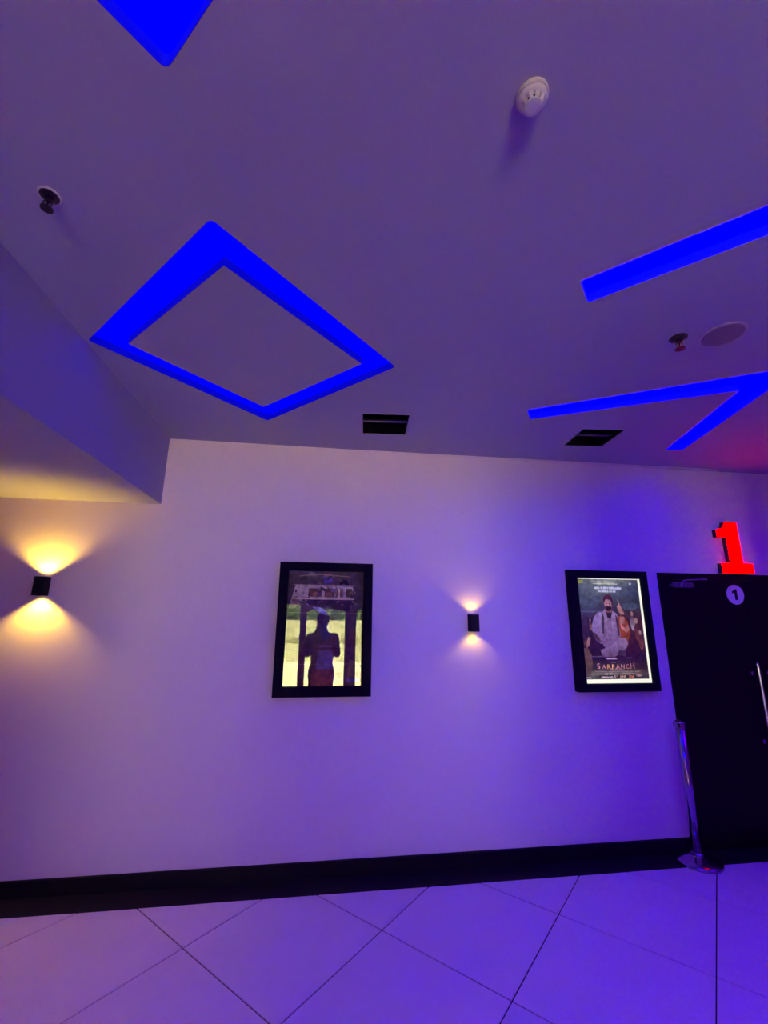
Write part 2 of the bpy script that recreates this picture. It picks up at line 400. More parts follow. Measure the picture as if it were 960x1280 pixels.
def bay_top(b):
    x0, x1, arch = b
    if not arch: return [(x0, 2.36), (x1, 2.36)]
    return [(x0 + (x1-x0)*k/12, 2.16 + .09*math.sin(math.pi*k/12/arch)) for k in range(13)]
bm = B(); x = CL
for b in bays:
    box(bm, x, b[0], YR-.15, YR, -.05, ROOF); x = b[1]
    tp = bay_top(b); prism_xz(bm, tp + [(b[1], ROOF), (b[0], ROOF)], YR-.15, YR)
box(bm, x, CR, YR-.15, YR, -.05, ROOF); tri(bm)
tag(obj('wall_rear', bm, M['hall']), 'rear wall pierced by tall bays of daylight', kind='structure')
M['mullion'] = mat('mullion', (.35, .33, .30), .5, .3, bump=.02)
for k, b in enumerate(bays):
    x0, x1, arch = b; w = x1-x0
    t = thing('window_%d' % (k+1), (x0, YR-.075, 0), 'tall glazed bay in the rear wall', kind='structure')
    tp = [(p[0]-x0, p[1]) for p in bay_top(b)]
    inner = [(min(max(p[0], .03), w-.03), p[1]-.035) for p in tp]
    bm = B()
    out = [(0, 0)] + tp + [(w, 0)]; inn = [(.03, .05)] + inner + [(w-.03, .05)]
    vv = [[bm.verts.new((px, y, pz)) for px, pz in L] for y in (-.03, .03) for L in (out, inn)]
    n = len(out)
    for i in range(n):
        j = (i+1) % n
        for a, c in ((vv[0], vv[1]), (vv[2], vv[3]), (vv[0], vv[2]), (vv[1], vv[3])): bm.faces.new((a[i], a[j], c[j], c[i]))
    obj('window_frame', bm, M['mullion'], t)
    bm = B(); prism_xz(bm, inn, -.004, .004); tri(bm); obj('pane', bm, M['window_glass'], t)

# ------------------------------------------------------------------ outside: forecourt, boundary wall, hedge
bm = B(); box(bm, -30, 30, -45, YR-.15, -.15, -.05)
tag(obj('ground', bm, mat('pale_paving', (.66, .64, .50), .8, noise=.06, nscale=1.5, bump=.1)), 'sunlit pale paving outside the windows', kind='structure')
bm = B(); box(bm, -30, 30, -10.3, -10.0, -.05, .16, .01)
tag(obj('kerb', bm, mat('white_kerb', (.8, .8, .74), .7, bump=.05)), 'low white kerb across the forecourt', kind='structure')
bm = B(); box(bm, -30, 30, -18.4, -18.2, -.05, 2.16); box(bm, -30, 30, -18.2, -18.1, 1.25, 1.42)
tag(obj('boundary_wall', bm, mat('pale_render', (.60, .61, .46), .8, noise=.08, nscale=1.2, bump=.1)), 'pale boundary wall with a ledge beyond the forecourt', kind='structure')
bm = B()
for _ in range(5200):
    c = Vector((random.uniform(-13, 13), random.uniform(-20.0, -18.6), random.uniform(1.6, 4.2)))
    if c.z > 3.4 + .5*math.sin(c.x*1.7) + .3*math.sin(c.x*4.1): continue
    d = Vector((random.gauss(0,1), random.gauss(0,1), random.gauss(0,1))).normalized(); e = d.orthogonal().normalized(); s = random.uniform(.09, .2)
    bm.faces.new([bm.verts.new(c + v*s) for v in (d, e*.5, -d, -e*.5)])
tag(obj('hedge_leaves', bm, mat('hedge_leaf', (.16, .30, .04), .6, noise=.4, nscale=2)), 'leafy green hedge growing above the boundary wall', kind='stuff')

# ------------------------------------------------------------------ posters in boxes on the wall
def frame_box(t, x0, x1, z0, z1, ix0, ix1, iz0, iz1, depth=.060):
    """four mitred rails with a bevelled inner lip, in the thing's own space (y = 0 on the wall)"""
    O = [(x0, z0), (x1, z0), (x1, z1), (x0, z1)]; I = [(ix0, iz0), (ix1, iz0), (ix1, iz1), (ix0, iz1)]
    lip = .006
    L = [(ix0-lip, iz0-lip), (ix1+lip, iz0-lip), (ix1+lip, iz1+lip), (ix0-lip, iz1+lip)]
    b = .003
    Of = [(x0+b, z0+b), (x1-b, z0+b), (x1-b, z1-b), (x0+b, z1-b)]
    for k in range(4):
        l = (k+1) % 4; bm = B()
        sec = lambda i: [bm.verts.new((p[0], y, p[1])) for p, y in ((O[i], 0), (O[i], -depth+b), (Of[i], -depth), (L[i], -depth), (I[i], -depth+.018), (I[i], 0))]
        a, c = sec(k), sec(l)
        for i in range(6): bm.faces.new((a[i], a[(i+1)%6], c[(i+1)%6], c[i]))
        bm.faces.new(a); bm.faces.new(c[::-1])
        obj('frame_rail', bm, M['black'], t)
def lerp(a, b, t): return tuple(x*(1-t)+y*t for x, y in zip(a, b))
class Print:
    """flat print: layers of coloured shapes on one sheet, (u, v) in 0..1"""
    def __init__(s, x0, x1, z0, z1, y): s.bm = B(); s.x0, s.x1, s.z0, s.z1, s.y = x0, x1, z0, z1, y; s.k = 0; s.lay = s.bm.verts.layers.float_color.new('ink')
    def P(s, u, v): return (s.x0+(s.x1-s.x0)*u, s.y - s.k*.00003, s.z0+(s.z1-s.z0)*v)
    def vert(s, u, v, c): w = s.bm.verts.new(s.P(u, v)); w[s.lay] = (*lin(c), 1); return w
    def grid(s, cols, rows):
        """rows: list of (v, [colours across])"""
        g = [[s.vert(cols[i], v, c) for i, c in enumerate(cs)] for v, cs in rows]
        for a, b in zip(g, g[1:]):
            for i in range(len(cols)-1): s.bm.faces.new((a[i], a[i+1], b[i+1], b[i]))
        s.k += 1
    def poly(s, pts, c, c2=None):
        vmin = min(p[1] for p in pts); vmax = max(p[1] for p in pts)
        f = [s.vert(u, v, lerp(lin(c), lin(c2), (v-vmin)/(vmax-vmin)) if c2 else c) for u, v in pts]
        s.bm.faces.new(f); s.k += 1
    def ell(s, u, v, ru, rv, c, c2=None, n=18, a=0):
        ca, sa = math.cos(a), math.sin(a)
        pts = [(ru*math.cos(2*math.pi*i/n), rv*math.sin(2*math.pi*i/n)) for i in range(n)]
        s.poly([(u + x*ca - y*sa, v + x*sa + y*ca) for x, y in pts], c, c2)
    def bar(s, u0, u1, v0, v1, c): s.poly([(u0, v0), (u1, v0), (u1, v1), (u0, v1)], c)
    def words(s, u0, u1, v, h, c, lens):
        tot = sum(lens) + .5*(len(lens)-1); x = u0; w = (u1-u0)/tot
        for l in lens:
            nl = max(1, round(l*1.6)); lw = l*w/nl
            for q in range(nl): s.poly([(x+q*lw, v), (x+q*lw+lw*.8, v), (x+q*lw+lw*.8, v+h*random.uniform(.7, 1)), (x+q*lw, v+h*random.uniform(.7, 1))], c); s.k -= 1
            x += (l+.5)*w
        s.k += 1
    def text(s, st, u, v, h, c, sx=1.0, align='CENTER', bold=0.0):
        x, y, z = s.P(u, v); b, f = font_bm(s.bm, st, h*(s.z1-s.z0)/.72, x, z, y, align, sx, bold)
        for w in b: w[s.lay] = (*lin(c), 1)
        s.k += 1; return b
    def done(s, name, m, parent):
        for f in s.bm.faces:
            f.normal_update()
            if f.normal.y > 0: f.normal_flip()
        me = bpy.data.meshes.new(name); s.bm.to_mesh(me); s.bm.free(); return link(name, me, m, parent)

# --- the lit film poster
X0 = 2.016
t = thing('poster_lightbox', (X0, D, 1.146), 'black-framed lit film poster with a seated man, beside the dark door', 'poster', 'framed posters on the wall')
w, h = 2.731-X0, 2.103-1.146
ix0, ix1, iz0, iz1 = 2.096-X0, 2.676-X0, 1.207-1.146, 2.040-1.146
frame_box(t, 0, w, 0, h, ix0, ix1, iz0, iz1)
bm = B(); box(bm, .012, w-.012, -.020, -.001, .012, h-.012); obj('back_board', bm, M['matte_black'], t)
bm = B(); box(bm, ix0-.004, ix1+.004, -.030, -.0202, iz0-.004, iz1+.004); obj('backlight_panel', bm, M['backlight'], t)
bm = B(); box(bm, ix0-.004, ix1+.004, -.0415, -.0385, iz0-.004, iz1+.004); obj('glass', bm, M['glass'], t)
P = Print(ix0-.002, ix1-.021, iz0+.031, iz1-.006, -.0308)
g = ['5c6668', '66706c', '7a867a', '606c70', '48525a']
cols = [0, .22, .48, .75, 1]
P.grid(cols, [(0, ['4a4840', '4c4a42', '55524a', '4c463e', '3c3434']), (.055, ['6a6252', '7c7462', '8a8270', '7c6c5c', '544040']), (.10, ['3c3034', '4a3a40', '50404a', '4a3038', '3a2028']),
              (.20, ['2c1c34', '2c1434', '34163c', '38183c', '2c1434']), (.34, ['3a2238', '34183c', '3c1c40', '441c34', '401c30']), (.50, ['3c2440', '402448', '44284c', '542838', '5c2c34']),
              (.62, ['3c3450', '443454', '483050', '50303c', '483038']), (.72, ['46525e', '4a525e', '4c3c50', '48464e', '3c4048']), (.84, ['4e5a5e', '5c6666', '666a6c', '525c62', '3c444c']),
              (.94, ['5a665e', '707c72', '848e80', '687470', '424c52']), (1, ['70786a', '868c7e', '9aa08c', '808478', '5a5c58'])])
P.bar(.01, .10, .955, .985, 'b0aa3c'); P.ell(.87, .955, .022, .010, 'c4c8c4'); P.ell(.94, .955, .010, .010, '8c949a')
P.words(.30, .62, .962, .016, 'd8dc9c', [4, 5, 3]); P.bar(.27, .66, .945, .956, 'dce0ac')
P.words(.28, .72, .895, .027, 'f2f4ee', [5, 2, 3, 1, 5, 6]); P.words(.34, .62, .862, .024, 'e6e8e0', [3, 4, 2, 3, 3])
# village figures and smoke in the background
for u, v, r in ((.15, .76, .12), (.82, .72, .13), (.60, .80, .10), (.30, .80, .08)): P.ell(u, v, r, r*.32, '59636b', '4a545e')
P.bar(0, .40, .655, .672, '565a72'); P.bar(.12, .28, .40, .60, '2c1c3c'); P.bar(.70, .98, .42, .60, '4a2430')
for u, v, s, c in ((.84, .55, .05, 'b8a4a4'), (.90, .46, .06, '7c4030'), (.16, .52, .03, 'a86c50'), (.94, .36, .05, '8c4c3c')):
    P.ell(u, v, s*.8, s*1.6, c, '4c2c3c'); P.ell(u, v+s*1.9, s*.42, s*.5, 'b48c78')
P.poly([(.0, .03), (.10, .05), (.14, .14), (.13, .24), (.08, .30), (.02, .30), (0, .26)], '5c4a44', '7a564c')          # left foreground figure
P.ell(.075, .345, .045, .03, '6c4440'); P.poly([(.07, .30), (.12, .33), (.14, .40), (.11, .41), (.07, .35)], 'a07468')
# the seated man: shawl, kurta, legs, arms, head
P.poly([(.60, .26), (.70, .30), (.78, .44), (.76, .56), (.70, .62), (.62, .62), (.58, .50)], '7c3420', 'a85030')
P.poly([(.64, .50), (.72, .45), (.78, .49), (.76, .53), (.70, .50), (.64, .55)], 'c08070')
P.poly([(.17, .50), (.22, .38), (.30, .34), (.36, .40), (.34, .52), (.36, .66), (.28, .65), (.22, .60)], '80689a', 'a488b0')  # left sleeve
P.poly([(.27, .40), (.36, .30), (.56, .30), (.62, .42), (.61, .56), (.60, .64), (.52, .68), (.40, .68), (.33, .63)], '7c5c80', 'ac8cac')
P.poly([(.28, .28), (.30, .215), (.48, .21), (.66, .27), (.73, .34), (.70, .40), (.60, .40), (.44, .32)], '745474', 'a484a4')
P.poly([(.52, .24), (.66, .22), (.68, .27), (.58, .28)], '4c3450')
P.poly([(.335, .44), (.365, .44), (.39, .60), (.37, .65), (.345, .60)], '544060'); P.poly([(.585, .42), (.61, .42), (.615, .58), (.57, .64)], '4c3450')
P.poly([(.44, .60), (.50, .60), (.535, .685), (.42, .685)], '35223a')                                                          # open collar
P.bar(.482, .492, .42, .60, '7c6890')
P.poly([(.42, .655), (.52, .655), (.53, .70), (.41, .70)], '8c5c58')
P.ell(.472, .735, .058, .058, 'a8726a', 'd09a8c'); P.ell(.472, .700, .050, .030, '2c1828')                                      # face, beard
P.ell(.455, .745, .012, .005, '2c1828'); P.ell(.492, .745, .012, .005, '2c1828'); P.poly([(.468, .742), (.476, .742), (.480, .722), (.464, .722)], 'dca494'); P.bar(.455, .490, .712, .718, '6c3438')
P.poly([(.395, .755), (.40, .80), (.44, .835), (.50, .84), (.55, .815), (.56, .77), (.545, .74), (.52, .785), (.45, .79)], '4c2038', '5c2c40')   # turban
P.poly([(.62, .54), (.70, .54), (.72, .64), (.69, .70), (.66, .74), (.645, .79), (.632, .79), (.638, .73), (.61, .72), (.62, .68), (.66, .64)], 'a06858', 'd09a8a')
P.poly([(.18, .46), (.24, .44), (.28, .40), (.30, .36), (.25, .36), (.19, .41)], '5c3c50'); P.bar(.66, .74, .615, .635, '4c2838')
P.bar(.36, .52, .190, .205, 'b8a0b4'); P.bar(.66, .76, .20, .207, '8c6c80'); P.bar(.12, .34, .212, .222, '6c5478'); P.words(.42, .50, .155, .008, '9c6c78', [4])
P.words(.40, .62, .086, .010, 'b48c88', [4, 9]); P.words(.16, .86, .070, .008, 'a8988c', [2, 7, 4, 5, 6, 8]); P.words(.30, .78, .054, .008, 'a0948c', [5, 4, 9]); P.bar(.10, .90, .044, .048, '94887c')
P.poly([(.30, .035), (.34, .048), (.37, .036), (.40, .048), (.42, .035)], 'c8beae'); P.bar(.36, .82, .030, .036, 'c0b8a8'); P.ell(.85, .034, .04, .012, 'b89484')
P.bar(.22, .80, .006, .040, '3c3430'); P.words(.25, .43, .014, .015, 'f0d0c4', [9]); P.text('5', .462, .012, .024, 'f4d0c0', bold=.0008); P.text('TH', .492, .024, .011, 'f0c8b8', .9); P.text('JUNE', .585, .012, .024, 'f4bca4', .80, bold=.0008); P.text('2026', .715, .012, .024, 'f08c6c', .80, bold=.0008)
P.words(.02, .10, .008, .016, 'd4d4d0', [3]); P.bar(.92, .96, .008, .011, '9c8c88')
sheet = P.done('poster_print', print_mat('lit_print', .62), t)
# the title, in spurred capitals
T = Print(ix0-.002, ix1-.021, iz0+.031, iz1-.006, -.0308 - P.k*.00003 - .0004)
inks = ['cc8c8c', 'd49488', 'ecb07c', 'f4bc78', 'dc9c88', 'd0908c', 'cc8888', 'c88488']
xs = [(.222, .054), (.305, .043), (.378, .043), (.448, .043), (.522, .043), (.600, .043), (.674, .043), (.752, .054)]
for (u, hh), c, chx in zip(xs, inks, 'SARPANCH'):
    T.text(chx, u, .100, hh, c, .95 if chx in 'SANCH' else 1.0); T.k -= 1
    for du in {'A': (-.028, .028), 'R': (-.019, .027), 'P': (-.019,), 'N': (-.022, .022), 'H': (-.028, .028)}.get(chx, ()):
        T.bar(u+du-.010, u+du+.010, .100, .1025, c); T.k -= 1
T.done('title_lettering', print_mat('title_print', 1.0), sheet)['label'] = 'copper SARPANCH title'

# --- the unlit poster whose glass mirrors the windows
X1 = -.332
t = thing('poster_lightbox', (X1, D, 1.140), 'black-framed unlit poster mirroring a standing figure and bright windows', 'poster', 'framed posters on the wall')
w, h = .378-X1, 2.110-1.140
ix0, ix1, iz0, iz1 = -.264-X1, .313-X1, 1.212-1.140, 2.046-1.140
frame_box(t, 0, w, 0, h, ix0, ix1, iz0, iz1)
bm = B(); box(bm, .012, w-.012, -.016, -.001, .012, h-.012); obj('back_board', bm, M['matte_black'], t)
bm = B(); box(bm, ix0-.004, ix1+.004, -.0015, .0015, iz0-.004, iz1+.004)
zc = (iz0+iz1)/2; tilt = math.radians(1.0)
for v in bm.verts: z = v.co.z-zc; v.co.y, v.co.z = v.co.y - .031 + z*math.sin(tilt), zc + z*math.cos(tilt)
obj('glass', bm, M['glass'], t)
P = Print(ix0-.003, ix1+.003, iz0-.003, iz1+.003, -.0170)
P.grid([0, .3, .6, 1], [(0, ['2c2028', '4a2c38', '5c3038', '30242c']), (.25, ['2a2228', '4c343c', '54343c', '2c2428']), (.5, ['2c262c', '40343c', '443840', '2c262c']), (.66, ['342c34', '4c4048', '54444c', '342c38']), (.85, ['3c3434', '54463e', '54444a', '383038']), (1, ['40382f', '54483c', '4c4244', '342c34'])])
P.poly([(.02, .66), (.10, .87), (.55, .865), (.85, .86), (.87, .74), (.80, .72), (.2, .74), (.1, .66)], '8a7a66', 'a49488')
for u0, u1, c in ((.27, .44, '54402f'), (.48, .60, '5c4438'), (.63, .72, '6c5c40'), (.76, .84, '4c4430')): P.bar(u0, u1, .765, .84, c)
for u, c in ((.36, '8c5c44'), (.54, '7c5848')): P.ell(u, .785, .04, .025, c)
P.bar(.66, .68, .76, .84, 'c4b48c'); P.bar(.74, .755, .76, .85, 'b4a888')
P.poly([(.68, .86), (.67, .90), (.71, .925), (.77, .92), (.80, .88), (.78, .86), (.74, .885), (.70, .885)], '1c1624'); P.ell(.52, .91, .06, .03, '5c4a94')
P.poly([(.25, .70), (.30, .72), (.50, .645), (.54, .60), (.44, .615), (.36, .655)], '7c70a4', '9484a8'); P.poly([(.20, .74), (.90, .74), (.86, .66), (.62, .60), (.58, .66), (.30, .68)], '34243a'); P.k -= 2
P.poly([(.55, .66), (.68, .645), (.82, .68), (.84, .72), (.68, .72), (.60, .70)], '6c5880'); P.k += 2
P.poly([(.46, .53), (.54, .53), (.58, .47), (.57, .40), (.48, .38), (.44, .45)], '3c3458', '443c5c')
P.poly([(.34, 0), (.70, 0), (.68, .14), (.36, .14)], '7c3c40', '6c3840'); P.poly([(.40, .14), (.62, .14), (.60, .34), (.44, .34)], '64506c'); P.bar(.36, .67, .30, .325, '4c2c34')
P.poly([(.0, 0), (.14, 0), (.12, .22), (.05, .24), (0, .2)], '3c2c24', '54442f'); P.poly([(.80, 0), (1, 0), (1, .12), (.93, .20), (.82, .22)], '4c4034', '5c5040'); P.bar(.80, .96, .03, .06, '54507c')
for v in (.30, .62, .18): P.bar(0, 1, v, v+.004, '6c5c5c')
rnd = random.Random(11)
for _ in range(46):
    P.ell(rnd.uniform(.08, .92), rnd.uniform(.66, .97), rnd.uniform(.012, .05), rnd.uniform(.006, .022), rnd.choice(['5c4c40', '6c5c48', '4c4054', '40342f', '7c6c58', '54486c', '3c3038', '6c5c6c']), n=9, a=rnd.uniform(-.6, .6))
P.poly([(.14, .955), (.40, .975), (.80, .955), (.80, .948), (.40, .962), (.14, .946)], '8c7454'); P.bar(.08, .90, .868, .873, 'a8987c'); P.bar(.10, .86, .742, .752, 'b0a488')
P.done('poster_print', print_mat('unlit_print', 0, 2.0), t)

# ------------------------------------------------------------------ wall sconces
def sconce(cx, z0, z1, label, power):
    t = thing('wall_sconce', (cx, D, z0), label, 'wall lamp', 'up-and-down sconces on the wall')
    h = z1-z0; w = .036; d = .080; th = .003
    bm = B()
    pr = round_poly([(-w, -d), (w, -d), (w, -.006), (-w, -.006)], .006, 3); pi = round_poly([(-w+th, -d+th), (w-th, -d+th), (w-th, -.006-th), (-w+th, -.006-th)], .005, 3)
    q = [[bm.verts.new((x, y, z)) for x, y in L] for z in (0, h) for L in (pr, pi)]
    n = len(pr)
    for i in range(n):
        j = (i+1) % n
        for a, b in ((q[0], q[1]), (q[2], q[3]), (q[0], q[2]), (q[1], q[3])): bm.faces.new((a[i], a[j], b[j], b[i]))
    obj('housing', bm, M['matte_black'], t)
    bm = B(); box(bm, -.03, .03, -.0062, 0, .02, h-.02); obj('mounting_plate', bm, M['matte_black'], t)
    bm = B(); box(bm, -w+th+.001, w-th-.001, -d+th+.001, -.010, .024, h-.024); obj('inner_block', bm, M['matte_black'], t)
    for s in (-1, 1):
        zz = h-.024 if s > 0 else .024
        bm = B(); lathe(bm, [(.022, 0), (.022, .005*s), (.012, .009*s)], 20, 'Z', (0, -.050, zz)); obj('lens', bm, M['warm'], t)
        ld = bpy.data.lights.new('sconce_spot', 'SPOT'); ld.energy = power; ld.color = (1.0, .68, .05); ld.spot_size = math.radians(122); ld.spot_blend = .6; ld.shadow_soft_size = .016
        lo = bpy.data.objects.new('sconce_spot', ld); COL.objects.link(lo); lo.parent = t
        lo.location = (0, -.054, h-.002 if s > 0 else .002); lo.rotation_euler = (math.pi if s > 0 else 0, 0, 0)
    return t
sconce(1.184, 1.602, 1.732, 'small black up-and-down wall lamp between the two posters', 1.7)
sconce(-1.967, 1.830, 1.961, 'small black up-and-down wall lamp under the bulkhead at the left edge', 23.0)

# ------------------------------------------------------------------ red number over the door
t = thing('number_sign', (3.64, D, 2.106), 'glowing red numeral 1 standing on top of the dark door', 'sign')
one = [(-.155, .004), (.165, .004), (.165, .092), (.066, .092), (.066, .470), (-.058, .470), (-.066, .440), (-.088, .412), (-.152, .398), (-.152, .328), (-.062, .328), (-.062, .092), (-.155, .092)]
bm = B(); prism_xz(bm, round_poly(one, .004, 2), -.043, 0); tri(bm); obj('sign_body', bm, M['red_side'], t)
bm = B(); prism_xz(bm, [(x*.985, z*.99+.002) for x, z in one], -.046, -.0425); tri(bm); obj('lit_face', bm, M['red_face'], t)['label'] = 'glowing red face'

# ------------------------------------------------------------------ ceiling fittings
def vent(k, label):
    (cx, cy), w, h = vents[k]
    t = thing('air_vent', (cx, cy, ZC), label, 'vent', 'open vents in the ceiling', rz=VA)
    bm = B(); w2, h2 = w/2-.001, h/2-.001
    q = [[bm.verts.new((x*s, y*s2, z)) for x, y in ((-w2,-h2),(w2,-h2),(w2,h2),(-w2,h2))] for z, s, s2 in ((.30, 1, 1), (.004, 1, 1), (.004, .985, .985), (.30, .985, .985))]
    for a, b in zip(q, q[1:]):
        for i in range(4): bm.faces.new((a[i], a[(i+1)%4], b[(i+1)%4], b[i]))
    bm.faces.new(q[3]); bm.faces.new(q[0][::-1])
    obj('duct', bm, M['duct'], t)
    bm = B(); o_ = [(-w2-.006,-h2-.006),(w2+.006,-h2-.006),(w2+.006,h2+.006),(-w2-.006,h2+.006)]; i_ = [(-w2+.003,-h2+.003),(w2-.003,-h2+.003),(w2-.003,h2-.003),(-w2+.003,h2-.003)]
    q = [[bm.verts.new((x, y, z)) for x, y in L] for z in (-.004, .0) for L in (o_, i_)]
    for i in range(4):
        j = (i+1) % 4
        for a, b in ((q[0], q[1]), (q[2], q[3]), (q[0], q[2]), (q[1], q[3])): bm.faces.new((a[i], a[j], b[j], b[i]))
    obj('rim', bm, M['ceil'], t)
    bm = B(); prism(bm, [(-.012, .022), (-.006, .019), (.016, .044), (.011, .047)], lambda y, z: (-w2*.97, y, z), lambda y, z: (w2*.97, y, z)); obj('damper_blade', bm, M['alu'] if k == 0 else mat('grey_blade', (.10, .09, .11), .5, .4, bump=.02), t)['label'] = 'bare metal blade inside'
    bm = B(); tube(bm, [(-w2*.97, .045, .040), (w2*.97, .045, .040)], .004, 8); obj('damper_rod', bm, mat('rod', (.12, .11, .12), .5, .6, bump=.02), t)
vent(0, 'dark square vent in the ceiling above the unlit poster'); vent(1, 'dark square vent in the ceiling near the V of blue strips')

t = thing('smoke_detector', (.497, .802, ZC), 'white round smoke detector high on the ceiling', 'smoke detector', rz=.3)
bm = B(); lathe(bm, [(.046, 0), (.049, -.004), (.050, -.013), (.047, -.016)], 40); obj('base', bm, M['plastic'], t, smooth=False)
bm = B(); lathe(bm, [(.044, -.016), (.045, -.024), (.041, -.031), (.036, -.033)], 40); body = obj('body', bm, M['plastic'], t)
bm = B(); lathe(bm, [(.023, -.033), (.023, -.046)], 24); obj('sensor_core', bm, M['matte_black'], t)
for k in range(10):
    a = 2*math.pi*k/10; c, s = math.cos(a), math.sin(a); bm = B()
    R_ = lambda r, u, z: bm.verts.new((r*c-u*s, r*s+u*c, z))
    f0 = [R_(.037, -.0065, -.031), R_(.037, .0065, -.031), R_(.027, .005, -.049), R_(.027, -.005, -.049)]
    f1 = [R_(.033, -.0065, -.031), R_(.033, .0065, -.031), R_(.023, .005, -.049), R_(.023, -.005, -.049)]
    bm.faces.new(f0); bm.faces.new(f1[::-1])
    for i in range(4): bm.faces.new((f0[i], f0[(i+1)%4], f1[(i+1)%4], f1[i]))
    obj('vent_rib', bm, M['plastic'], t)
bm = B(); lathe(bm, [(.026, -.045), (.028, -.048), (.027, -.052), (.018, -.054)], 32); obj('cap', bm, M['plastic'], t)

def sprinkler(x, y, label, plate):
    t = thing('sprinkler_head', (x, y, ZC), label, 'sprinkler', 'pendant sprinklers in the ceiling')
    bm = B(); lathe(bm, [(.034, -.001), (.034, -.0075), (.020, -.012)], 28); obj('escutcheon', bm, M['brass'], t)
    bm = B(); lathe(bm, [(.039, 0), (.041, -.002), (.039, -.005), (.036, -.006)], 28); obj('escutcheon_rim', bm, plate, t)
    bm = B(); lathe(bm, [(.018, 0), (.018, -.020), (.014, -.022), (.014, -.028)], 6); obj('hex_body', bm, M['brass'], t)
    for s in (-1, 1):
        bm = B(); tube(bm, [(s*.008, 0, -.022), (s*.017, 0, -.030), (s*.015, 0, -.044), (s*.004, 0, -.056)], .0032, 8); obj('frame_arm', bm, M['brass'], t)
    bm = B(); lathe(bm, [(.0035, -.024), (.0035, -.054)], 10); obj('bulb', bm, mat('amber_bulb', (.05, .02, .02), .2, bump=.01), t)
    bm = B(); lathe(bm, [(.007, -.053), (.008, -.058), (.022, -.060), (.022, -.0640)], 20); obj('deflector', bm, M['brass'], t)
sprinkler(-.960, 1.305, 'dark pendant sprinkler with a pale plate near the bulkhead', M['plastic'])
bpy.data.objects['sprinkler_head'].scale = (.85, .85, .9)
sprinkler(1.697, 1.672, 'small dark pendant sprinkler beside the round ceiling speaker', M['brass'])

bpy.data.objects['smoke_detector'].scale = (.84, .84, .9)
t = thing('ceiling_speaker', (1.888, 1.616, ZC), 'flat round grey speaker grille set in the ceiling', 'speaker')
bm = B(); lathe(bm, [(.098, .001), (.100, -.003), (.097, -.006), (.088, -.006)], 48); obj('rim', bm, mat('speaker_rim', (.42, .36, .42), .6, bump=.02), t)
bm = B(); lathe(bm, [(.087, -.0055), (.086, -.009), (.045, -.0105), (.01, -.011)], 48); obj('grille', bm, M['grille'], t)

# ------------------------------------------------------------------ stanchion by the door
t = thing('stanchion_post', (2.775, 3.285, 0), 'shiny chrome queue post on a round base beside the dark door', 'stanchion')
bm = B(); lathe(bm, [(.150, .0005), (.152, .004), (.152, .014), (.146, .020), (.10, .032), (.055, .044), (.042, .050)], 56); obj('base', bm, M['chrome'], t, smooth=False)
for f in t.children[0].data.polygons: f.use_smooth = len(f.vertices) == 4
bm = B(); lathe(bm, [(.034, .048), (.034, .905)], 36); o_ = obj('pole', bm, M['chrome'], t)
for f in o_.data.polygons: f.use_smooth = len(f.vertices) == 4
bm = B(); lathe(bm, [(.040, .048), (.040, .062), (.036, .066)], 36); obj('collar', bm, M['chrome'], t)
bm = B(); lathe(bm, [(.036, .895), (.038, .899), (.038, .938), (.035, .944)], 36); hd = obj('head', bm, M['chrome'], t)
bm = B(); lathe(bm, [(.030, .944), (.028, .947)], 28); obj('cap', bm, M['matte_black'], hd)
for k in range(4):
    a = math.pi/4 + k*math.pi/2
    bm = B(); box(bm, -.008, .008, -.002, .002, .903, .934)
    for v in bm.verts: v.co = Matrix.Rotation(a, 3, 'Z') @ Vector((v.co.x, -.0385+v.co.y, v.co.z))
    obj('belt_slot', bm, M['matte_black'], hd)

# ------------------------------------------------------------------ the person taking the picture (seen in the poster glass)
def blob(parts, voxel, smooth_it):
    """tapered limbs and ellipsoids fused into one continuous surface"""
    bm = B()
    for p in parts:
        if p[0] == 'e':
            _, c, r = p[:3]; m = Matrix.Translation(c) @ (p[3] if len(p) > 3 else Matrix.Identity(4)) @ Matrix.Diagonal((*r, 1))
            bmesh.ops.create_icosphere(bm, subdivisions=3, radius=1, matrix=m)
        else:
            _, a, b, r0, r1 = p; a, b = Vector(a), Vector(b); n = max(3, int((b-a).length/(.4*min(r0, r1)))+1)
            n = min(n, 14)
            tube(bm, [a.lerp(b, i/(n-1)) for i in range(n)], [r0+(r1-r0)*i/(n-1) for i in range(n)], 12)
            for c, r in ((a, r0), (b, r1)): bmesh.ops.create_icosphere(bm, subdivisions=2, radius=r, matrix=Matrix.Translation(c))
    me = bpy.data.meshes.new('fuse'); bm.to_mesh(me); bm.free(); o = bpy.data.objects.new('fuse', me); COL.objects.link(o)
    r = o.modifiers.new('r', 'REMESH'); r.mode = 'VOXEL'; r.voxel_size = voxel; r.use_smooth_shade = True
    s = o.modifiers.new('s', 'SMOOTH'); s.iterations = smooth_it; s.factor = .5
    dg = bpy.context.evaluated_depsgraph_get(); out = bpy.data.meshes.new_from_object(o.evaluated_get(dg))
    bpy.data.objects.remove(o); bpy.data.meshes.remove(me)
    for p in out.polygons: p.use_smooth = True
    return out
PX, PY = 0.02, -.36
person = thing('person', (PX, PY, 0), 'person in khaki shirt holding up a phone, mirrored in the unlit poster glass', 'person', rz=-.05)
skin = mat('skin', (.28, .15, .10), .55, noise=.08, nscale=30, bump=.02); hairm = mat('dark_hair', (.012, .009, .008), .6, bump=.4, bscale=220)
shirtm = mat('khaki_shirt', (.34, .30, .18), .85, noise=.06, nscale=40, bump=.1, bscale=300); trm = mat('dark_trousers', (.05, .03, .035), .85, bump=.1, bscale=300)
phone_c = Vector((0, 0, CAM_H)) - CAM_FW*.016 - CAM_U*.050        # phone body behind the lens point
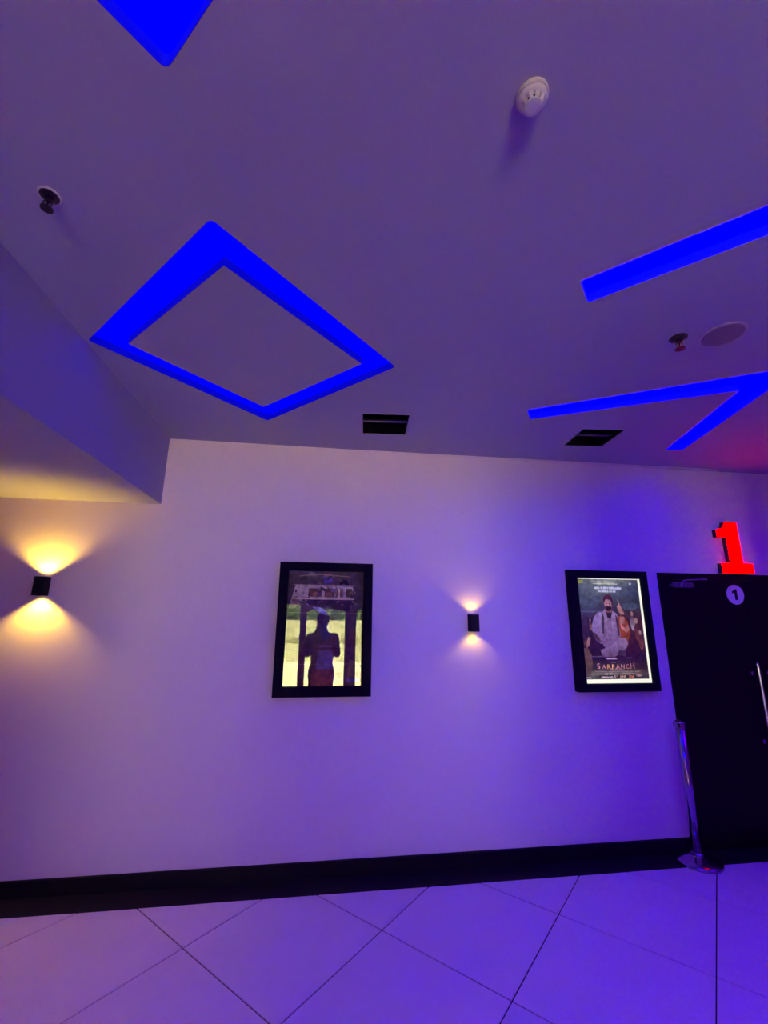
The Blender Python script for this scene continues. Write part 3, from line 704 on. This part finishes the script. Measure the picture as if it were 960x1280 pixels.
inv = Matrix.Translation((PX, PY, 0)) @ Matrix.Rotation(-.05, 4, 'Z'); inv.invert()
def L(p): return inv @ Vector(p)
body = []
for s in (-1, 1):
    sh, el = Vector((s*.185, 0, 1.515)), Vector((s*.225, .10, 1.245))
    wr = L(phone_c + CAM_R*(s*.075) - CAM_U*.075 - CAM_FW*.03); 
    body += [('c', sh, el, .050, .040), ('c', el, el.lerp(wr, .35), .041, .041), ('c', el.lerp(wr, .35), wr, .041, .027)]
    # palm beside the phone, thumb on the screen side, four fingers round the back edge
    edge = lambda up, out, fwd: L(phone_c + CAM_R*(s*(.037+out)) + CAM_U*up + CAM_FW*fwd)
    pm = edge(-.035, .022, -.012)
    body += [('c', wr, pm, .026, .024), ('c', edge(-.05, .018, -.012), edge(-.005, .020, -.010), .021, .018)]
    for k, (up, ln) in enumerate(((.012, .030), (-.008, .036), (-.028, .034), (-.046, .026))):
        a, b = edge(up, .024, -.006), edge(up+.004, .018, .0125)
        c = edge(up+.005, .018-ln, .0150)
        body += [('c', a, b, .0092, .0085), ('c', b, c, .0085, .0068)]
    body += [('c', edge(-.030, .020, -.020), edge(-.002, .006, -.0165), .011, .009), ('c', edge(-.002, .006, -.0165), edge(.020, -.006, -.0150), .009, .0075)]
    hip, kn, an = Vector((s*.095, 0, .95)), Vector((s*.105, .015, .52)), Vector((s*.11, -.02, .09))
    body += [('c', hip, kn, .082, .056), ('c', kn, kn.lerp(an, .35), .055, .056), ('c', kn.lerp(an, .35), an, .056, .036),
             ('c', an+Vector((0, -.02, -.045)), an+Vector((s*.02, .15, -.058)), .040, .028)]
body += [('e', (0, 0, 1.00), (.165, .105, .13)), ('e', (0, .005, 1.18), (.15, .10, .17)), ('e', (0, 0, 1.38), (.175, .115, .17)), ('c', (-.15, 0, 1.50), (.15, 0, 1.50), .058, .058),
         ('c', (0, -.005, 1.52), (0, .015, 1.66), .056, .052)]
HZ = 1.745
body += [('e', (0, .005, HZ+.03), (.082, .096, .094)), ('e', (0, .030, HZ-.035), (.068, .072, .082)), ('e', (0, .075, HZ-.085), (.028, .025, .022)),
         ('c', (0, .098, HZ+.022), (0, .116, HZ-.022), .010, .016), ('e', (0, .094, HZ-.055), (.026, .012, .008)), ('c', (-.045, .088, HZ+.030), (.045, .088, HZ+.030), .012, .012)]
for s in (-1, 1): body += [('e', (s*.086, .005, HZ-.005), (.012, .020, .032))]
link('body', blob(body, .0055, 2), skin, person)
hair = [('e', (0, -.008, HZ+.050), (.104, .106, .092)), ('e', (0, -.035, HZ-.005), (.100, .080, .088)), ('e', (0, .055, HZ+.105), (.060, .045, .030))]
link('hair', blob(hair, .008, 3), hairm, person)
for s in (-1, 1):
    bm = B(); bmesh.ops.create_icosphere(bm, subdivisions=2, radius=.0125, matrix=Matrix.Translation((s*.032, .088, HZ+.005))); obj('eye', bm, mat('eye', (.10, .09, .08), .2, bump=.01), person, smooth=True)
sh = [('e', (0, 0, .95), (.205, .150, .30)), ('e', (0, 0, 1.20), (.180, .125, .20)), ('e', (0, 0, 1.39), (.198, .135, .165)), ('c', (-.165, 0, 1.505), (.165, 0, 1.505), .070, .070), ('c', (0, 0, 1.50), (0, .008, 1.585), .085, .068)]
for s in (-1, 1): sh += [('c', (s*.185, 0, 1.505), (s*.222, .09, 1.270), .070, .064)]
shirt_me = blob(sh, .010, 4)
bm = B(); bm.from_mesh(shirt_me)
bmesh.ops.bisect_plane(bm, geom=list(bm.verts)+list(bm.edges)+list(bm.faces), plane_co=(0, 0, .83), plane_no=(0, 0, 1), clear_inner=True)
bm.to_mesh(shirt_me); bm.free()
link('shirt', shirt_me, shirtm, person)
tr = [('e', (0, 0, .93), (.180, .122, .13))]
for s in (-1, 1): tr += [('c', (s*.095, 0, .92), (s*.108, .012, .52), .098, .078), ('c', (s*.108, .012, .52), (s*.112, -.015, .06), .078, .066)]
link('trousers', blob(tr, .011, 3), trm, person)
for s in (-1, 1):
    link('shoe', blob([('c', (s*.112, -.055, .042), (s*.135, .135, .036), .043, .036)], .007, 2), mat('shoe_leather', (.02, .015, .013), .4, bump=.03), person)
# phone
bm = B(); box(bm, -.037, .037, -.077, .077, -.004, .004, .0035, 2)
ph = thing('smartphone', phone_c, 'dark phone held upright in both hands of the mirrored person', 'phone')
ph.rotation_euler = Matrix((CAM_R, CAM_U, -CAM_FW)).transposed().to_euler()
obj('case', bm, M['matte_black'], ph)
bm = B(); box(bm, -.034, .034, -.073, .073, .004, .0046); obj('screen', bm, mat('phone_screen', (.01, .01, .012), .1, emit=.25, ecol=(.25, .2, .45), bump=.01), ph)
bm = B(); box(bm, -.030, .004, .040, .072, -.0062, -.0038, .001); obj('camera_bump', bm, M['matte_black'], ph)
